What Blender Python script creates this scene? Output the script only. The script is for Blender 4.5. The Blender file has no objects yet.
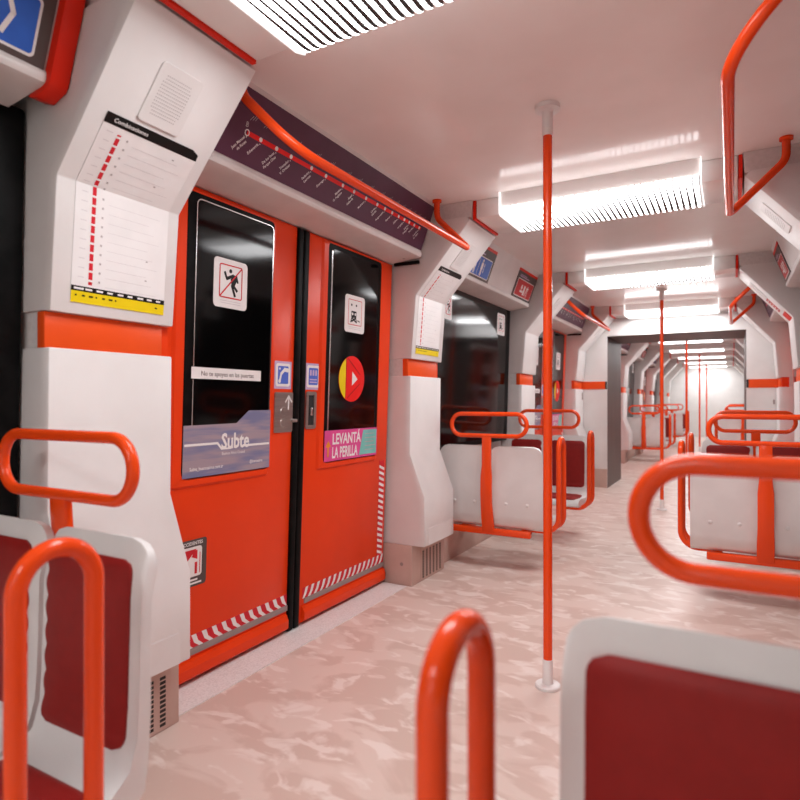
import bpy, bmesh, math, random
from mathutils import Vector, Matrix
PI = math.pi
R = math.radians
scn = bpy.context.scene
COL = scn.collection
random.seed(4)

# ------------------------------------------------------------------ materials
def new_mat(name, col, rough=0.4, spec=0.5, metal=0.0, coat=0.0):
    m = bpy.data.materials.new(name); m.use_nodes = True
    b = m.node_tree.nodes['Principled BSDF']
    b.inputs['Base Color'].default_value = (*col, 1)
    b.inputs['Roughness'].default_value = rough
    b.inputs['Specular IOR Level'].default_value = spec
    b.inputs['Metallic'].default_value = metal
    b.inputs['Coat Weight'].default_value = coat
    return m

def mottle(m, c2, scale=(8, 8, 8), detail=4, lo=.4, hi=.6, bump=0.0, bump_scale=60, dist=0.0, rough_var=0.0):
    """mix the base colour with c2 through noise in object space"""
    nt = m.node_tree; N = nt.nodes; L = nt.links
    b = N['Principled BSDF']
    tc = N.new('ShaderNodeTexCoord'); mp = N.new('ShaderNodeMapping')
    mp.inputs['Scale'].default_value = scale
    L.new(tc.outputs['Object'], mp.inputs['Vector'])
    no = N.new('ShaderNodeTexNoise'); no.inputs['Scale'].default_value = 1
    no.inputs['Detail'].default_value = detail; no.inputs['Distortion'].default_value = dist
    L.new(mp.outputs['Vector'], no.inputs['Vector'])
    rp = N.new('ShaderNodeValToRGB')
    rp.color_ramp.elements[0].position = lo; rp.color_ramp.elements[1].position = hi
    rp.color_ramp.elements[0].color = b.inputs['Base Color'].default_value[:]
    rp.color_ramp.elements[1].color = (*c2, 1)
    L.new(no.outputs['Fac'], rp.inputs['Fac']); L.new(rp.outputs['Color'], b.inputs['Base Color'])
    if rough_var:
        r0 = b.inputs['Roughness'].default_value
        mr = N.new('ShaderNodeMapRange')
        mr.inputs['From Min'].default_value = .35; mr.inputs['From Max'].default_value = .65
        mr.inputs['To Min'].default_value = r0 - rough_var; mr.inputs['To Max'].default_value = r0 + rough_var
        L.new(no.outputs['Fac'], mr.inputs['Value']); L.new(mr.outputs['Result'], b.inputs['Roughness'])
    if bump:
        n2 = N.new('ShaderNodeTexNoise'); n2.inputs['Scale'].default_value = bump_scale; n2.inputs['Detail'].default_value = 3
        L.new(tc.outputs['Object'], n2.inputs['Vector'])
        bp = N.new('ShaderNodeBump'); bp.inputs['Strength'].default_value = bump; bp.inputs['Distance'].default_value = .002
        L.new(n2.outputs['Fac'], bp.inputs['Height']); L.new(bp.outputs['Normal'], b.inputs['Normal'])
    return m

M = {}
M['shell'] = mottle(new_mat('white_gelcoat', (.74, .73, .72), .38), (.69, .678, .667), (5, 5, 5), 5, .35, .7, bump=.08, bump_scale=140)
M['grey'] = mottle(new_mat('grey_liner', (.70, .68, .67), .5), (.65, .63, .62), (60, 60, 60), 3, .4, .6, bump=.15, bump_scale=300)
M['lip'] = mottle(new_mat('pale_header', (.72, .69, .675), .4), (.67, .64, .625), (6, 6, 6), 4, .4, .6)
M['ceil'] = mottle(new_mat('ceiling_laminate', (.89, .865, .845), .13, .10), (.865, .835, .812), (4, 4, 4), 4, .4, .6, bump=.06, bump_scale=5, rough_var=.02)
M['red'] = mottle(new_mat('orange_red_paint', (.80, .052, .006), .30, .22), (.76, .048, .0055), (3, 3, 3), 4, .4, .6, bump=.03, bump_scale=30)
M['tube'] = mottle(new_mat('orange_red_tube', (.84, .072, .009), .18, .35), (.81, .066, .008), (4, 4, 4), 3, .4, .6)
M['strip'] = mottle(new_mat('red_strip', (.74, .022, .006), .4, .2), (.70, .02, .0055), (9, 9, 9), 3, .4, .6)
M['stripe'] = mottle(new_mat('orange_stripe', (.80, .085, .011), .4, .25), (.77, .08, .010), (9, 9, 9), 3, .4, .6)
M['seat'] = mottle(new_mat('seat_shell', (.75, .742, .732), .35), (.71, .70, .69), (6, 6, 6), 4, .4, .6)
M['pad'] = mottle(new_mat('maroon_pad', (.27, .0125, .0105), .5, .25), (.25, .0115, .0095), (30, 30, 30), 3, .4, .6, bump=.1, bump_scale=200)
M['black'] = mottle(new_mat('black_rubber', (.003, .003, .003), .4, .08), (.006, .0055, .0055), (20, 20, 20), 3, .4, .6)
M['void'] = mottle(new_mat('dark_slot', (.012, .010, .010), .6), (.016, .013, .013), (20, 20, 20), 3, .4, .6)
M['glass'] = mottle(new_mat('dark_tinted_glass', (.0012, .0012, .0013), .085, .27), (.0022, .002, .002), (3, 3, 3), 3, .4, .6)
M['metal'] = mottle(new_mat('brushed_metal', (.42, .37, .345), .35, .5, .85), (.36, .32, .30), (5, 5, 80), 3, .4, .6)
M['chrome'] = mottle(new_mat('silver_trim', (.75, .74, .73), .2, .5, 1.0), (.70, .69, .68), (9, 9, 9), 3, .4, .6)
M['gstrip'] = mottle(new_mat('grey_strip', (.30, .245, .23), .4), (.27, .22, .205), (9, 9, 60), 3, .4, .6)
M['kick'] = mottle(new_mat('beige_kickplate', (.56, .40, .345), .45), (.52, .365, .31), (7, 7, 7), 4, .4, .6)
M['tunnel'] = mottle(new_mat('brown_grey_gangway', (.072, .048, .043), .45, .25), (.10, .07, .063), (40, 40, .8), 3, .35, .65)
M['sill'] = mottle(new_mat('speckled_sill', (.78, .765, .755), .45), (.68, .66, .65), (150, 150, 150), 2, .45, .6, bump=.2, bump_scale=250)
M['cup'] = mottle(new_mat('white_collar', (.78, .765, .75), .3), (.74, .72, .705), (9, 9, 9), 3, .4, .6)
M['white'] = mottle(new_mat('white_vinyl', (.82, .81, .80), .4), (.79, .78, .77), (9, 9, 9), 3, .4, .6)
M['paper'] = mottle(new_mat('poster_paper', (.80, .79, .785), .3), (.77, .76, .755), (9, 9, 9), 3, .4, .6)
M['ink'] = mottle(new_mat('black_ink', (.006, .0055, .0055), .4, .18), (.008, .007, .007), (9, 9, 9), 3, .4, .6)
M['greyink'] = mottle(new_mat('grey_ink', (.45, .42, .42), .5), (.40, .38, .38), (9, 9, 9), 3, .4, .6)
M['paleink'] = mottle(new_mat('pale_ink', (.66, .64, .65), .5), (.62, .60, .61), (9, 9, 9), 3, .4, .6)
M['redink'] = mottle(new_mat('red_ink', (.62, .022, .035), .35, .18), (.58, .02, .03), (9, 9, 9), 3, .4, .6)
M['route'] = mottle(new_mat('route_red', (.80, .016, .014), .4, .18), (.77, .015, .013), (9, 9, 9), 3, .4, .6)
M['blue'] = mottle(new_mat('sign_blue', (.035, .14, .60), .35, .18), (.03, .125, .55), (9, 9, 9), 3, .4, .6)
M['phone'] = mottle(new_mat('sticker_blue', (.10, .17, .62), .35, .18), (.09, .155, .58), (9, 9, 9), 3, .4, .6)
M['lilac'] = mottle(new_mat('lilac_border', (.55, .42, .62), .4), (.50, .39, .60), (9, 9, 9), 3, .4, .6)
M['taupe'] = mottle(new_mat('taupe_sign', (.095, .072, .068), .4, .18), (.085, .064, .06), (9, 9, 9), 3, .4, .6)
M['signred'] = mottle(new_mat('sign_red', (.56, .03, .035), .35, .18), (.52, .028, .03), (9, 9, 9), 3, .4, .6)
M['purple'] = mottle(new_mat('purple_panel', (.105, .034, .068), .45, .25), (.096, .031, .062), (9, 9, 9), 3, .4, .6)
M['slate'] = mottle(new_mat('slate_blue_print', (.19, .20, .33), .35, .18), (.36, .29, .33), (.1, 2.6, 26), 3, .42, .58)
M['yellow'] = mottle(new_mat('yellow_print', (.80, .62, .012), .35, .18), (.76, .58, .01), (9, 9, 9), 3, .4, .6)
M['pink'] = mottle(new_mat('pink_print', (.72, .085, .30), .35, .18), (.68, .075, .28), (9, 9, 9), 3, .4, .6)
M['teal'] = mottle(new_mat('teal_print', (.20, .55, .50), .35, .18), (.18, .50, .46), (9, 9, 9), 3, .4, .6)
M['orange'] = mottle(new_mat('orange_print', (.80, .30, .02), .35, .18), (.76, .28, .02), (9, 9, 9), 3, .4, .6)
M['baffle'] = mottle(new_mat('lamp_baffle', (.12, .11, .11), .6), (.10, .095, .095), (9, 9, 9), 3, .4, .6)

# floor: blotchy pinkish vinyl
fm = new_mat('blotched_vinyl', (.5, .4, .36), .33, .4)
nt = fm.node_tree; N = nt.nodes; L = nt.links; b = N['Principled BSDF']
tc = N.new('ShaderNodeTexCoord'); mp = N.new('ShaderNodeMapping'); mp.inputs['Scale'].default_value = (3.4, 5.6, 1)
mp.inputs['Rotation'].default_value = (0, 0, .25)
L.new(tc.outputs['Object'], mp.inputs['Vector'])
n1 = N.new('ShaderNodeTexNoise'); n1.inputs['Scale'].default_value = 1; n1.inputs['Detail'].default_value = 4.5; n1.inputs['Distortion'].default_value = .5
L.new(mp.outputs['Vector'], n1.inputs['Vector'])
n2 = N.new('ShaderNodeTexNoise'); n2.inputs['Scale'].default_value = 2.1; n2.inputs['Detail'].default_value = 3.5; n2.inputs['Distortion'].default_value = .7
L.new(mp.outputs['Vector'], n2.inputs['Vector'])
r1 = N.new('ShaderNodeValToRGB'); r1.color_ramp.elements[0].position = .46; r1.color_ramp.elements[1].position = .52
r1.color_ramp.elements[0].color = (.61, .462, .402, 1); r1.color_ramp.elements[1].color = (.69, .555, .495, 1)
L.new(n1.outputs['Fac'], r1.inputs['Fac'])
r2 = N.new('ShaderNodeValToRGB'); r2.color_ramp.elements[0].position = .54; r2.color_ramp.elements[1].position = .63
r2.color_ramp.elements[0].color = (0, 0, 0, 1); r2.color_ramp.elements[1].color = (.75, .75, .75, 1)
L.new(n2.outputs['Fac'], r2.inputs['Fac'])
mx = N.new('ShaderNodeMix'); mx.data_type = 'RGBA'
L.new(r2.outputs['Color'], mx.inputs[0]); L.new(r1.outputs['Color'], mx.inputs[6]); mx.inputs[7].default_value = (.81, .72, .67, 1)
L.new(mx.outputs[2], b.inputs['Base Color'])
bp = N.new('ShaderNodeBump'); bp.inputs['Strength'].default_value = .05; bp.inputs['Distance'].default_value = .002
L.new(n2.outputs['Fac'], bp.inputs['Height']); L.new(bp.outputs['Normal'], b.inputs['Normal'])
M['floor'] = fm

LAMP = 5.4
GLOW = 10.6
lm = bpy.data.materials.new('lamp_glow'); lm.use_nodes = True
nt = lm.node_tree; b = nt.nodes['Principled BSDF']
b.inputs['Base Color'].default_value = (.9, .9, .9, 1); b.inputs['Roughness'].default_value = .4
b.inputs['Emission Color'].default_value = (.985, .99, 1, 1); b.inputs['Emission Strength'].default_value = LAMP
M['lamp'] = lm
lp_ = lm.copy(); lp_.name = 'lamp_end_glow'; lp_.node_tree.nodes['Principled BSDF'].inputs['Emission Strength'].default_value = .75
M['lampend'] = lp_

# ------------------------------------------------------------------ object helpers
def link(o, parent=None):
    COL.objects.link(o)
    if parent is not None:
        o.parent = parent
    return o

def mesh_obj(name, bm, mat, parent=None, smooth=40, recalc=True, bevel=0.0, seg=2):
    if recalc:
        bmesh.ops.recalc_face_normals(bm, faces=bm.faces[:])
    if bevel:
        es = [e for e in bm.edges if len(e.link_faces) == 2 and e.calc_face_angle(0) > R(35)]
        bmesh.ops.bevel(bm, geom=es, offset=bevel, segments=seg, affect='EDGES', profile=.5, clamp_overlap=True)
    me = bpy.data.meshes.new(name); bm.to_mesh(me); bm.free()
    mats = mat if isinstance(mat, (list, tuple)) else [mat]
    for m in mats:
        me.materials.append(m)
    if smooth:
        me.polygons.foreach_set('use_smooth', [True] * len(me.polygons))
        me.set_sharp_from_angle(angle=R(smooth))
    return link(bpy.data.objects.new(name, me), parent)

def thing(name, label, cat, loc=(0, 0, 0), rot=(0, 0, 0), group=None, kind='thing'):
    o = bpy.data.objects.new(name, None); o.empty_display_size = .1
    COL.objects.link(o)
    o.location = loc; o.rotation_euler = rot
    o['label'] = label; o['category'] = cat; o['kind'] = kind
    if group: o['group'] = group
    return o

def struct(o, label=None):
    o['kind'] = 'structure'
    if label: o['label'] = label
    return o

def dup(root, loc, rotz, label, group=None):
    def cp(o, parent):
        c = o.copy(); COL.objects.link(c); c.parent = parent
        for ch in o.children:
            cp(ch, c)
        return c
    r = cp(root, None)
    r.location = loc
    e = root.rotation_euler
    r.rotation_euler = (e[0], e[1], rotz)
    if label: r['label'] = label
    if group: r['group'] = group
    return r

def box(bm, x0, x1, y0, y1, z0, z1):
    vs = [bm.verts.new(p) for p in ((x0, y0, z0), (x1, y0, z0), (x1, y1, z0), (x0, y1, z0), (x0, y0, z1), (x1, y0, z1), (x1, y1, z1), (x0, y1, z1))]
    fs = [bm.faces.new([vs[i] for i in f]) for f in ((3, 2, 1, 0), (4, 5, 6, 7), (0, 1, 5, 4), (1, 2, 6, 5), (2, 3, 7, 6), (3, 0, 4, 7))]
    return fs

def box_obj(name, d, mat, parent=None, bevel=0.0, seg=2):
    bm = bmesh.new(); box(bm, *d)
    return mesh_obj(name, bm, mat, parent, bevel=bevel, seg=seg)

def prism_y(bm, pts, y0, y1):
    """polygon in (x,z) extruded along y"""
    a = [bm.verts.new((x, y0, z)) for x, z in pts]; c = [bm.verts.new((x, y1, z)) for x, z in pts]
    n = len(pts)
    bm.faces.new(a); bm.faces.new(c[::-1])
    for i in range(n):
        bm.faces.new((a[i], c[i], c[(i + 1) % n], a[(i + 1) % n]))

def fillet(pts, rad, seg=8, closed=False):
    """round the corners of a polyline; rad one number or per-point list"""
    P = [Vector(p) for p in pts]; n = len(P); out = []
    rr = rad if isinstance(rad, (list, tuple)) else [rad] * n
    for i in range(n):
        if not closed and i in (0, n - 1):
            out.append(P[i]); continue
        p, a, c = P[i], P[i - 1], P[(i + 1) % n]
        u = (a - p); v = (c - p); lu, lv = u.length, v.length; u.normalize(); v.normalize()
        ang = u.angle(v)
        if abs(ang - PI) < .01 or rr[i] <= 0:
            out.append(p); continue
        t = min(rr[i] / math.tan(ang / 2), lu * .5, lv * .5); r_ = t * math.tan(ang / 2)
        ctr = p + (u + v).normalized() * (r_ / math.sin(ang / 2))
        s = (p + u * t) - ctr; e = (p + v * t) - ctr
        tot = s.angle(e); ax = s.cross(e).normalized()
        for k in range(seg + 1):
            out.append(ctr + Matrix.Rotation(tot * k / seg, 3, ax) @ s)
    return out

def tube(bm, pts, r, closed=False, n=14, cap=True):
    P = [Vector(p) for p in pts]; m = len(P)
    tang = []
    for i in range(m):
        a = P[(i - 1) % m] if (closed or i > 0) else P[i]; c = P[(i + 1) % m] if (closed or i < m - 1) else P[i]
        tang.append((c - a).normalized())
    t0 = tang[0]; ref = Vector((0, 0, 1)) if abs(t0.z) < .9 else Vector((1, 0, 0))
    nrm = (ref - t0 * ref.dot(t0)).normalized(); rings = []
    for i in range(m):
        t = tang[i]
        if i:
            q = tang[i - 1].rotation_difference(t); nrm = q @ nrm
        nrm = (nrm - t * nrm.dot(t)).normalized(); bn = t.cross(nrm)
        rings.append([bm.verts.new(P[i] + (nrm * math.cos(2 * PI * k / n) + bn * math.sin(2 * PI * k / n)) * r) for k in range(n)])
    if closed:
        best = min(range(n), key=lambda s: sum((rings[-1][k].co - rings[0][(k + s) % n].co).length for k in range(n)))
    for i in range(m if closed else m - 1):
        A = rings[i]; B = rings[(i + 1) % m]; s = best if (closed and i == m - 1) else 0
        for k in range(n):
            bm.faces.new((A[k], A[(k + 1) % n], B[(k + 1 + s) % n], B[(k + s) % n]))
    if not closed and cap:
        bm.faces.new(rings[0][::-1]); bm.faces.new(rings[-1])

def tube_obj(name, pts, r, mat, parent=None, closed=False, n=14):
    bm = bmesh.new(); tube(bm, pts, r, closed, n)
    return mesh_obj(name, bm, mat, parent, smooth=50)

def lathe_obj(name, prof, mat, parent=None, x=0, y=0, n=28):
    bm = bmesh.new(); rings = []
    for r, z in prof:
        rings.append([bm.verts.new((x + r * math.cos(2 * PI * k / n), y + r * math.sin(2 * PI * k / n), z)) for k in range(n)])
    for a, c in zip(rings, rings[1:]):
        for k in range(n):
            bm.faces.new((a[k], a[(k + 1) % n], c[(k + 1) % n], c[k]))
    bm.faces.new(rings[0][::-1]); bm.faces.new(rings[-1])
    return mesh_obj(name, bm, mat, parent, smooth=35)

# ------------------------------------------------------------------ flat graphics: 2D shapes mapped onto a surface
def rrect(x0, y0, x1, y1, r=0.0, seg=5):
    if r <= 0: return [(x0, y0), (x1, y0), (x1, y1), (x0, y1)]
    out = []
    for cx, cy, a in ((x1 - r, y0 + r, -90), (x1 - r, y1 - r, 0), (x0 + r, y1 - r, 90), (x0 + r, y0 + r, 180)):
        for k in range(seg + 1):
            t = R(a + 90 * k / seg); out.append((cx + r * math.cos(t), cy + r * math.sin(t)))
    return out
def disc(cx, cy, r, n=20, ry=None):
    return [(cx + r * math.cos(2 * PI * k / n), cy + (ry or r) * math.sin(2 * PI * k / n)) for k in range(n)]
def stroke(p, q, w):
    dx, dy = q[0] - p[0], q[1] - p[1]; l = math.hypot(dx, dy) or 1; ux, uy = dx / l * w / 2, dy / l * w / 2
    return [(p[0] - ux * .6 - uy, p[1] - uy * .6 + ux), (p[0] - ux * .6 + uy, p[1] - uy * .6 - ux), (q[0] + ux * .6 + uy, q[1] + uy * .6 - ux), (q[0] + ux * .6 - uy, q[1] + uy * .6 + ux)]
def ring(x0, y0, x1, y1, r, w, seg=5):
    o = rrect(x0, y0, x1, y1, r, seg); i = rrect(x0 + w, y0 + w, x1 - w, y1 - w, max(r - w, .0004), seg); n = len(o)
    return [[o[k], o[(k + 1) % n], i[(k + 1) % n], i[k]] for k in range(n)]

_tx = {}
def text(s, x, y, h, align='L', sx=1.0, bold=0.0, rot=0.0, shear=0.0):
    """lettering as a (verts, faces) pair; h = cap height"""
    key = (s, bold, shear)
    if key not in _tx:
        cu = bpy.data.curves.new('lettering', 'FONT'); cu.body = s; cu.size = 1.0; cu.offset = bold; cu.shear = shear; cu.resolution_u = 2
        ob = bpy.data.objects.new('lettering', cu); COL.objects.link(ob)
        dg = bpy.context.evaluated_depsgraph_get(); me = bpy.data.meshes.new_from_object(ob.evaluated_get(dg))
        vs = [(v.co.x, v.co.y) for v in me.vertices]; fs = [tuple(p.vertices) for p in me.polygons]
        bpy.data.objects.remove(ob); bpy.data.meshes.remove(me); bpy.data.curves.remove(cu)
        _tx[key] = (vs, fs, max([v[0] for v in vs] or [0]))
    vs, fs, w = _tx[key]
    k = h / .72; ox = {'L': 0, 'C': -w / 2, 'R': -w}[align]
    c, sn = math.cos(rot), math.sin(rot); out = []
    for a, b_ in vs:
        a = (a + ox) * k * sx; b_ *= k
        out.append((x + a * c - b_ * sn, y + a * sn + b_ * c))
    return (out, fs)

def flat(name, parent, mp, mat, shapes, h=.001, t=0.0):
    bm = bmesh.new()
    for s in shapes:
        if isinstance(s, tuple):
            vs = [bm.verts.new(mp(a, b_, h)) for a, b_ in s[0]]
            for f in s[1]:
                try: bm.faces.new([vs[i] for i in f])
                except ValueError: pass
            continue
        ar = sum(s[i][0] * s[(i + 1) % len(s)][1] - s[(i + 1) % len(s)][0] * s[i][1] for i in range(len(s)))
        if ar < 0: s = s[::-1]
        top = [bm.verts.new(mp(a, b_, h)) for a, b_ in s]; bm.faces.new(top)
        if t:
            lo = [bm.verts.new(mp(a, b_, h - t)) for a, b_ in s]; n = len(s)
            for i in range(n):
                bm.faces.new((lo[i], lo[(i + 1) % n], top[(i + 1) % n], top[i]))
    return mesh_obj(name, bm, mat, parent, smooth=0, recalc=False)

def flat_each(name, parent, mp, mat, shapes, h=.001, t=0.0):
    for q in shapes:
        flat(name, parent, mp, mat, [q], h, t)

# ------------------------------------------------------------------ layout numbers (metres; x across, y along the train, z up)
HW, CEIL = 1.235, 2.20
PIL = [1.175, 3.295, 5.415, 7.535]           # pillar centres of the first car
MIR = 16.56                                  # second car mirrors the first about y = 8.28
DOOR_Y = [2.22, 6.46]
ENDY, ENDY2 = 7.76, 8.80
BACK, FAR = -3.64, 20.2

# ------------------------------------------------------------------ the setting
struct(box_obj('floor', (-1.29, 1.29, BACK, FAR, -.06, 0), M['floor']), 'blotched pinkish beige vinyl floor')
bm = bmesh.new(); box(bm, -1.29, 1.29, BACK, FAR, CEIL, CEIL + .06)
struct(mesh_obj('ceiling', bm, M['ceil']), 'glossy pale ceiling panels')
for nm, s in (('wall_left', -1), ('wall_right', 1)):
    for y0, y1 in ((BACK, ENDY), (ENDY2, FAR)):
        struct(box_obj(nm, (min(s * HW, s * 1.29), max(s * HW, s * 1.29), y0, y1, 0, CEIL), M['grey']))
struct(box_obj('wall_back', (-HW, HW, BACK - .05, BACK, 0, CEIL), M['shell']))
struct(box_obj('wall_far', (-HW, HW, FAR, FAR + .05, 0, CEIL), M['shell']), 'white end wall of the second car')

def portal(y0, y1, face_dir):
    bm = bmesh.new()
    prism_y(bm, [(-HW, 0), (-.75, 0), (-.75, 1.89), (.75, 1.89), (.75, 0), (HW, 0), (HW, CEIL), (-HW, CEIL)], y0, y1)
    w = struct(mesh_obj('wall_end', bm, M['shell'], bevel=.004), 'white end partition around the open gangway')
    yf = y0 if face_dir < 0 else y1
    ya, yb = (yf - .005, yf + .001) if face_dir < 0 else (yf - .001, yf + .005)
    for s in (-1, 1):
        xs = sorted((s * .775, s * 1.08))
        box_obj('stripe', (xs[0], xs[1], ya, yb, 1.232, 1.328), M['stripe'], w)
        xs = sorted((s * .752, s * .775))
        box_obj('stripe_gap', (xs[0], xs[1], ya + .002, yb, 1.232, 1.328), M['void'], w)
        xs = sorted((s * .752, s * 1.04))
        box_obj('kick_plate', (xs[0], xs[1], ya, yb, 0, .235), M['kick'], w)
        xs = sorted((s * .985, s * 1.0))
    return w
w1 = portal(ENDY, ENDY + .06, -1)
portal(ENDY2 - .06, ENDY2, 1)
box_obj('key_switch', (-1.06, -1.029, 7.66, 7.69, 1.10, 1.19), M['gstrip'], w1, bevel=.003)
box_obj('key_switch', (1.005, 1.02, ENDY - .016, ENDY, 1.05, 1.10), M['gstrip'], w1, bevel=.003)
bm = bmesh.new()
prism_y(bm, [(-.80, 0), (-.745, 0), (-.745, 1.883), (.745, 1.883), (.745, 0), (.80, 0), (.80, 1.95), (-.80, 1.95)], ENDY + .012, ENDY2 - .012)
struct(mesh_obj('wall_gangway', bm, M['tunnel']), 'brown grey lining of the gangway passage')

# ------------------------------------------------------------------ pillars (built for the left wall around y = 0)
FACE = [(-.945, .235), (-.945, .52), (-1.04, .77), (-1.035, 1.23)]
FACE_UP = [(-1.03, 1.33), (-1.0, 1.70), (-.66, 2.09)]
HB = .211
def shell_mesh(path, hb=HB, ch=.004, dep=.034, bottom=True):
    """front panel following a path in (x,z) with slanted side edges"""
    bm = bmesh.new()
    nrm = []
    for i in range(len(path)):
        a = Vector(path[max(i - 1, 0)]); c = Vector(path[min(i + 1, len(path) - 1)])
        t = (c - a).normalized(); nrm.append(Vector((-t.y, t.x)) if Vector((t.y, -t.x)).x > 0 else Vector((t.y, -t.x)))
    rows = []
    for (x, z), n in zip(path, nrm):
        bx, bz = x + n.x * dep, z + n.y * dep
        rows.append([bm.verts.new(p) for p in ((-1.22, -hb, bz), (bx, -hb, bz), (x, -hb + ch, z), (x, hb - ch, z), (bx, hb, bz), (-1.22, hb, bz))])
    for r0, r1 in zip(rows, rows[1:]):
        for k in range(5):
            bm.faces.new((r0[k], r0[k + 1], r1[k + 1], r1[k]))
        bm.faces.new((r0[5], r0[0], r1[0], r1[5]))
    bm.faces.new(rows[0]); bm.faces.new(rows[-1][::-1])
    return bm

def speaker(parent, mp):
    flat('speaker_plate', parent, mp, M['shell'], [rrect(-.074, .233, .066, .405, .012)], .005, .006)
    sp = parent.children[-1]
    sh = []
    for i in range(15):
        for j in range(13):
            x = -.05 + i * .0071 * .92; y = .262 + j * .0094
            if (i in (0, 14) and j in (0, 1, 11, 12)): continue
            sh.append(disc(x - .002, y, .0021, 6))
    flat('speaker_holes', sp, mp, M['greyink'], sh, .0056)

def seg_map(p0, p1, y_off=0.0):
    """surface map on a straight profile segment p0->p1 in (x,z); a along y, b along the segment, h off the face"""
    d = (Vector(p1) - Vector(p0)).normalized(); n = Vector((d.y, -d.x))
    if n.x < 0: n = -n
    return lambda a, b_, h: (p0[0] + d.x * b_ + n.x * h, a + y_off, p0[1] + d.y * b_ + n.y * h)
UP1 = seg_map(FACE_UP[0], FACE_UP[1]); UP2 = seg_map(FACE_UP[1], FACE_UP[2])
LEN1 = math.hypot(.03, .37)

def make_pillar(label, with_red_notice=False):
    t = thing('wall_pillar_cladding', label, 'pillar', group='white angled pillars along the walls')
    core = [(-1.234, 0), (-1.025, 0), (-1.025, .24), (-1.0, .24), (-1.0, .50), (-1.085, .77), (-1.075, 1.30), (-1.045, 1.72), (-.72, 2.095), (-.66, 2.11), (-.655, 2.199), (-1.234, 2.199)]
    bm = bmesh.new(); prism_y(bm, core, -.199, .199); mesh_obj('core', bm, M['grey'], t)
    mesh_obj('lower_panel', shell_mesh(FACE), M['shell'], t, bevel=.005, smooth=30)
    mesh_obj('upper_panel', shell_mesh(FACE_UP), M['shell'], t, bevel=.005, smooth=30)
    box_obj('stripe_band', (-1.088, -1.052, -.2095, .180, 1.229, 1.331), M['stripe'], t, bevel=.003)
    box_obj('stripe_end', (-1.125, -1.060, .180, .2095, 1.229, 1.331), M['void' if with_red_notice else 'red'], t)
    box_obj('kick_plate', (-1.234, -1.020, -.224, .224, .001, .236), M['kick'], t, bevel=.002)
    vm = lambda a, b_, h: (-1.020 + h, a, b_)
    cols = []
    for i in range(6):
        cols.append([]); sh = cols[-1]
        for j in range(11):
            x = -.0895 + i * .047; z = .018 + j * .0152
            sh.append(rrect(x, z, x + .023, z + .0102))
    flat('vent_grille', t, vm, M['kick'], [rrect(-.11, .008, .19, .20, .004)], .002, .002)
    gr = t.children[-1]
    for sh in cols:
        flat('vent_slot_column', gr, vm, M['void'], sh, .0024)
    fl = lambda a, b_, h: (-.945 + h, a, b_)
    flat('access_flap', t, fl, M['lip'], [rrect(-.165, .2375, .165, .338, .003)], .0012, .001)
    flat('access_flap_face', t.children[-1], fl, M['shell'], [rrect(-.1625, .2375, .1625, .3355, .003)], .003, .002)
    flat('lock_screw', t, lambda a, b_, h: (a, -.224 - h, b_), M['gstrip'], [disc(-1.085, .125, .011, 14)[::-1]], .003, 0)
    speaker(t, UP2)
    # red joint between pillar head and ceiling beam
    bm = bmesh.new(); box(bm, -.653, -.637, -.184, .180, 2.093, 2.199); mesh_obj('joint_strip', bm, M['strip'], t)
    if with_red_notice:
        rn = flat('notice_label', t, UP2, M['signred'], [rrect(-.10, .10, .02, .235, .004)], .0014, .001)
        flat('lettering', rn, UP2, M['white'], [rrect(-.085, .115 + k * .024, .0 - .02 * (k % 2), .123 + k * .024) for k in range(5)], .002)
        flat('red_plate', t, UP2, M['strip'], [rrect(-.06, .0, .14, .07, .004)], .004, .003)
    return t

LEFTP = ['white angled pillar with route poster and speaker between dark window and near red doors',
         'white angled pillar with small poster between the near red doors and the black side window',
         'white angled pillar behind the tall orange pole, between side window and second doors',
         'white angled pillar on the poster side joining the end partition beside the gangway']
RIGHTP = ['white pillar across the aisle from the speaker pillar, just out of the frame',
          'white pillar head at the upper right behind the hanging orange handrail',
          'white pillar with small red notice on its sloped head, right of the gangway',
          'white pillar joining the end partition on the right of the gangway']
pA = make_pillar(LEFTP[0]); pA.location = (0, PIL[0], 0)
for y, lb in list(zip(PIL, LEFTP))[1:]:
    dup(pA, (0, y, 0), 0, lb)
pR = make_pillar(RIGHTP[2], True); pR.location = (0, PIL[2], 0); pR.rotation_euler = (0, 0, PI)
for i in (0, 1, 3):
    dup(pA, (0, PIL[i], 0), PI, RIGHTP[i])
ORD = ['first', 'second', 'third', 'fourth', 'fifth', 'sixth']
PIL2 = [MIR - y for y in PIL[::-1]] + [MIR + .945, MIR + 3.065]
for k, y in enumerate(PIL2):
    dup(pA, (0, y, 0), 0, ORD[k] + ' white pillar beyond the gangway on its left wall')
    dup(pA, (0, y, 0), PI, ORD[k] + ' white pillar beyond the gangway on its right wall')

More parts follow.
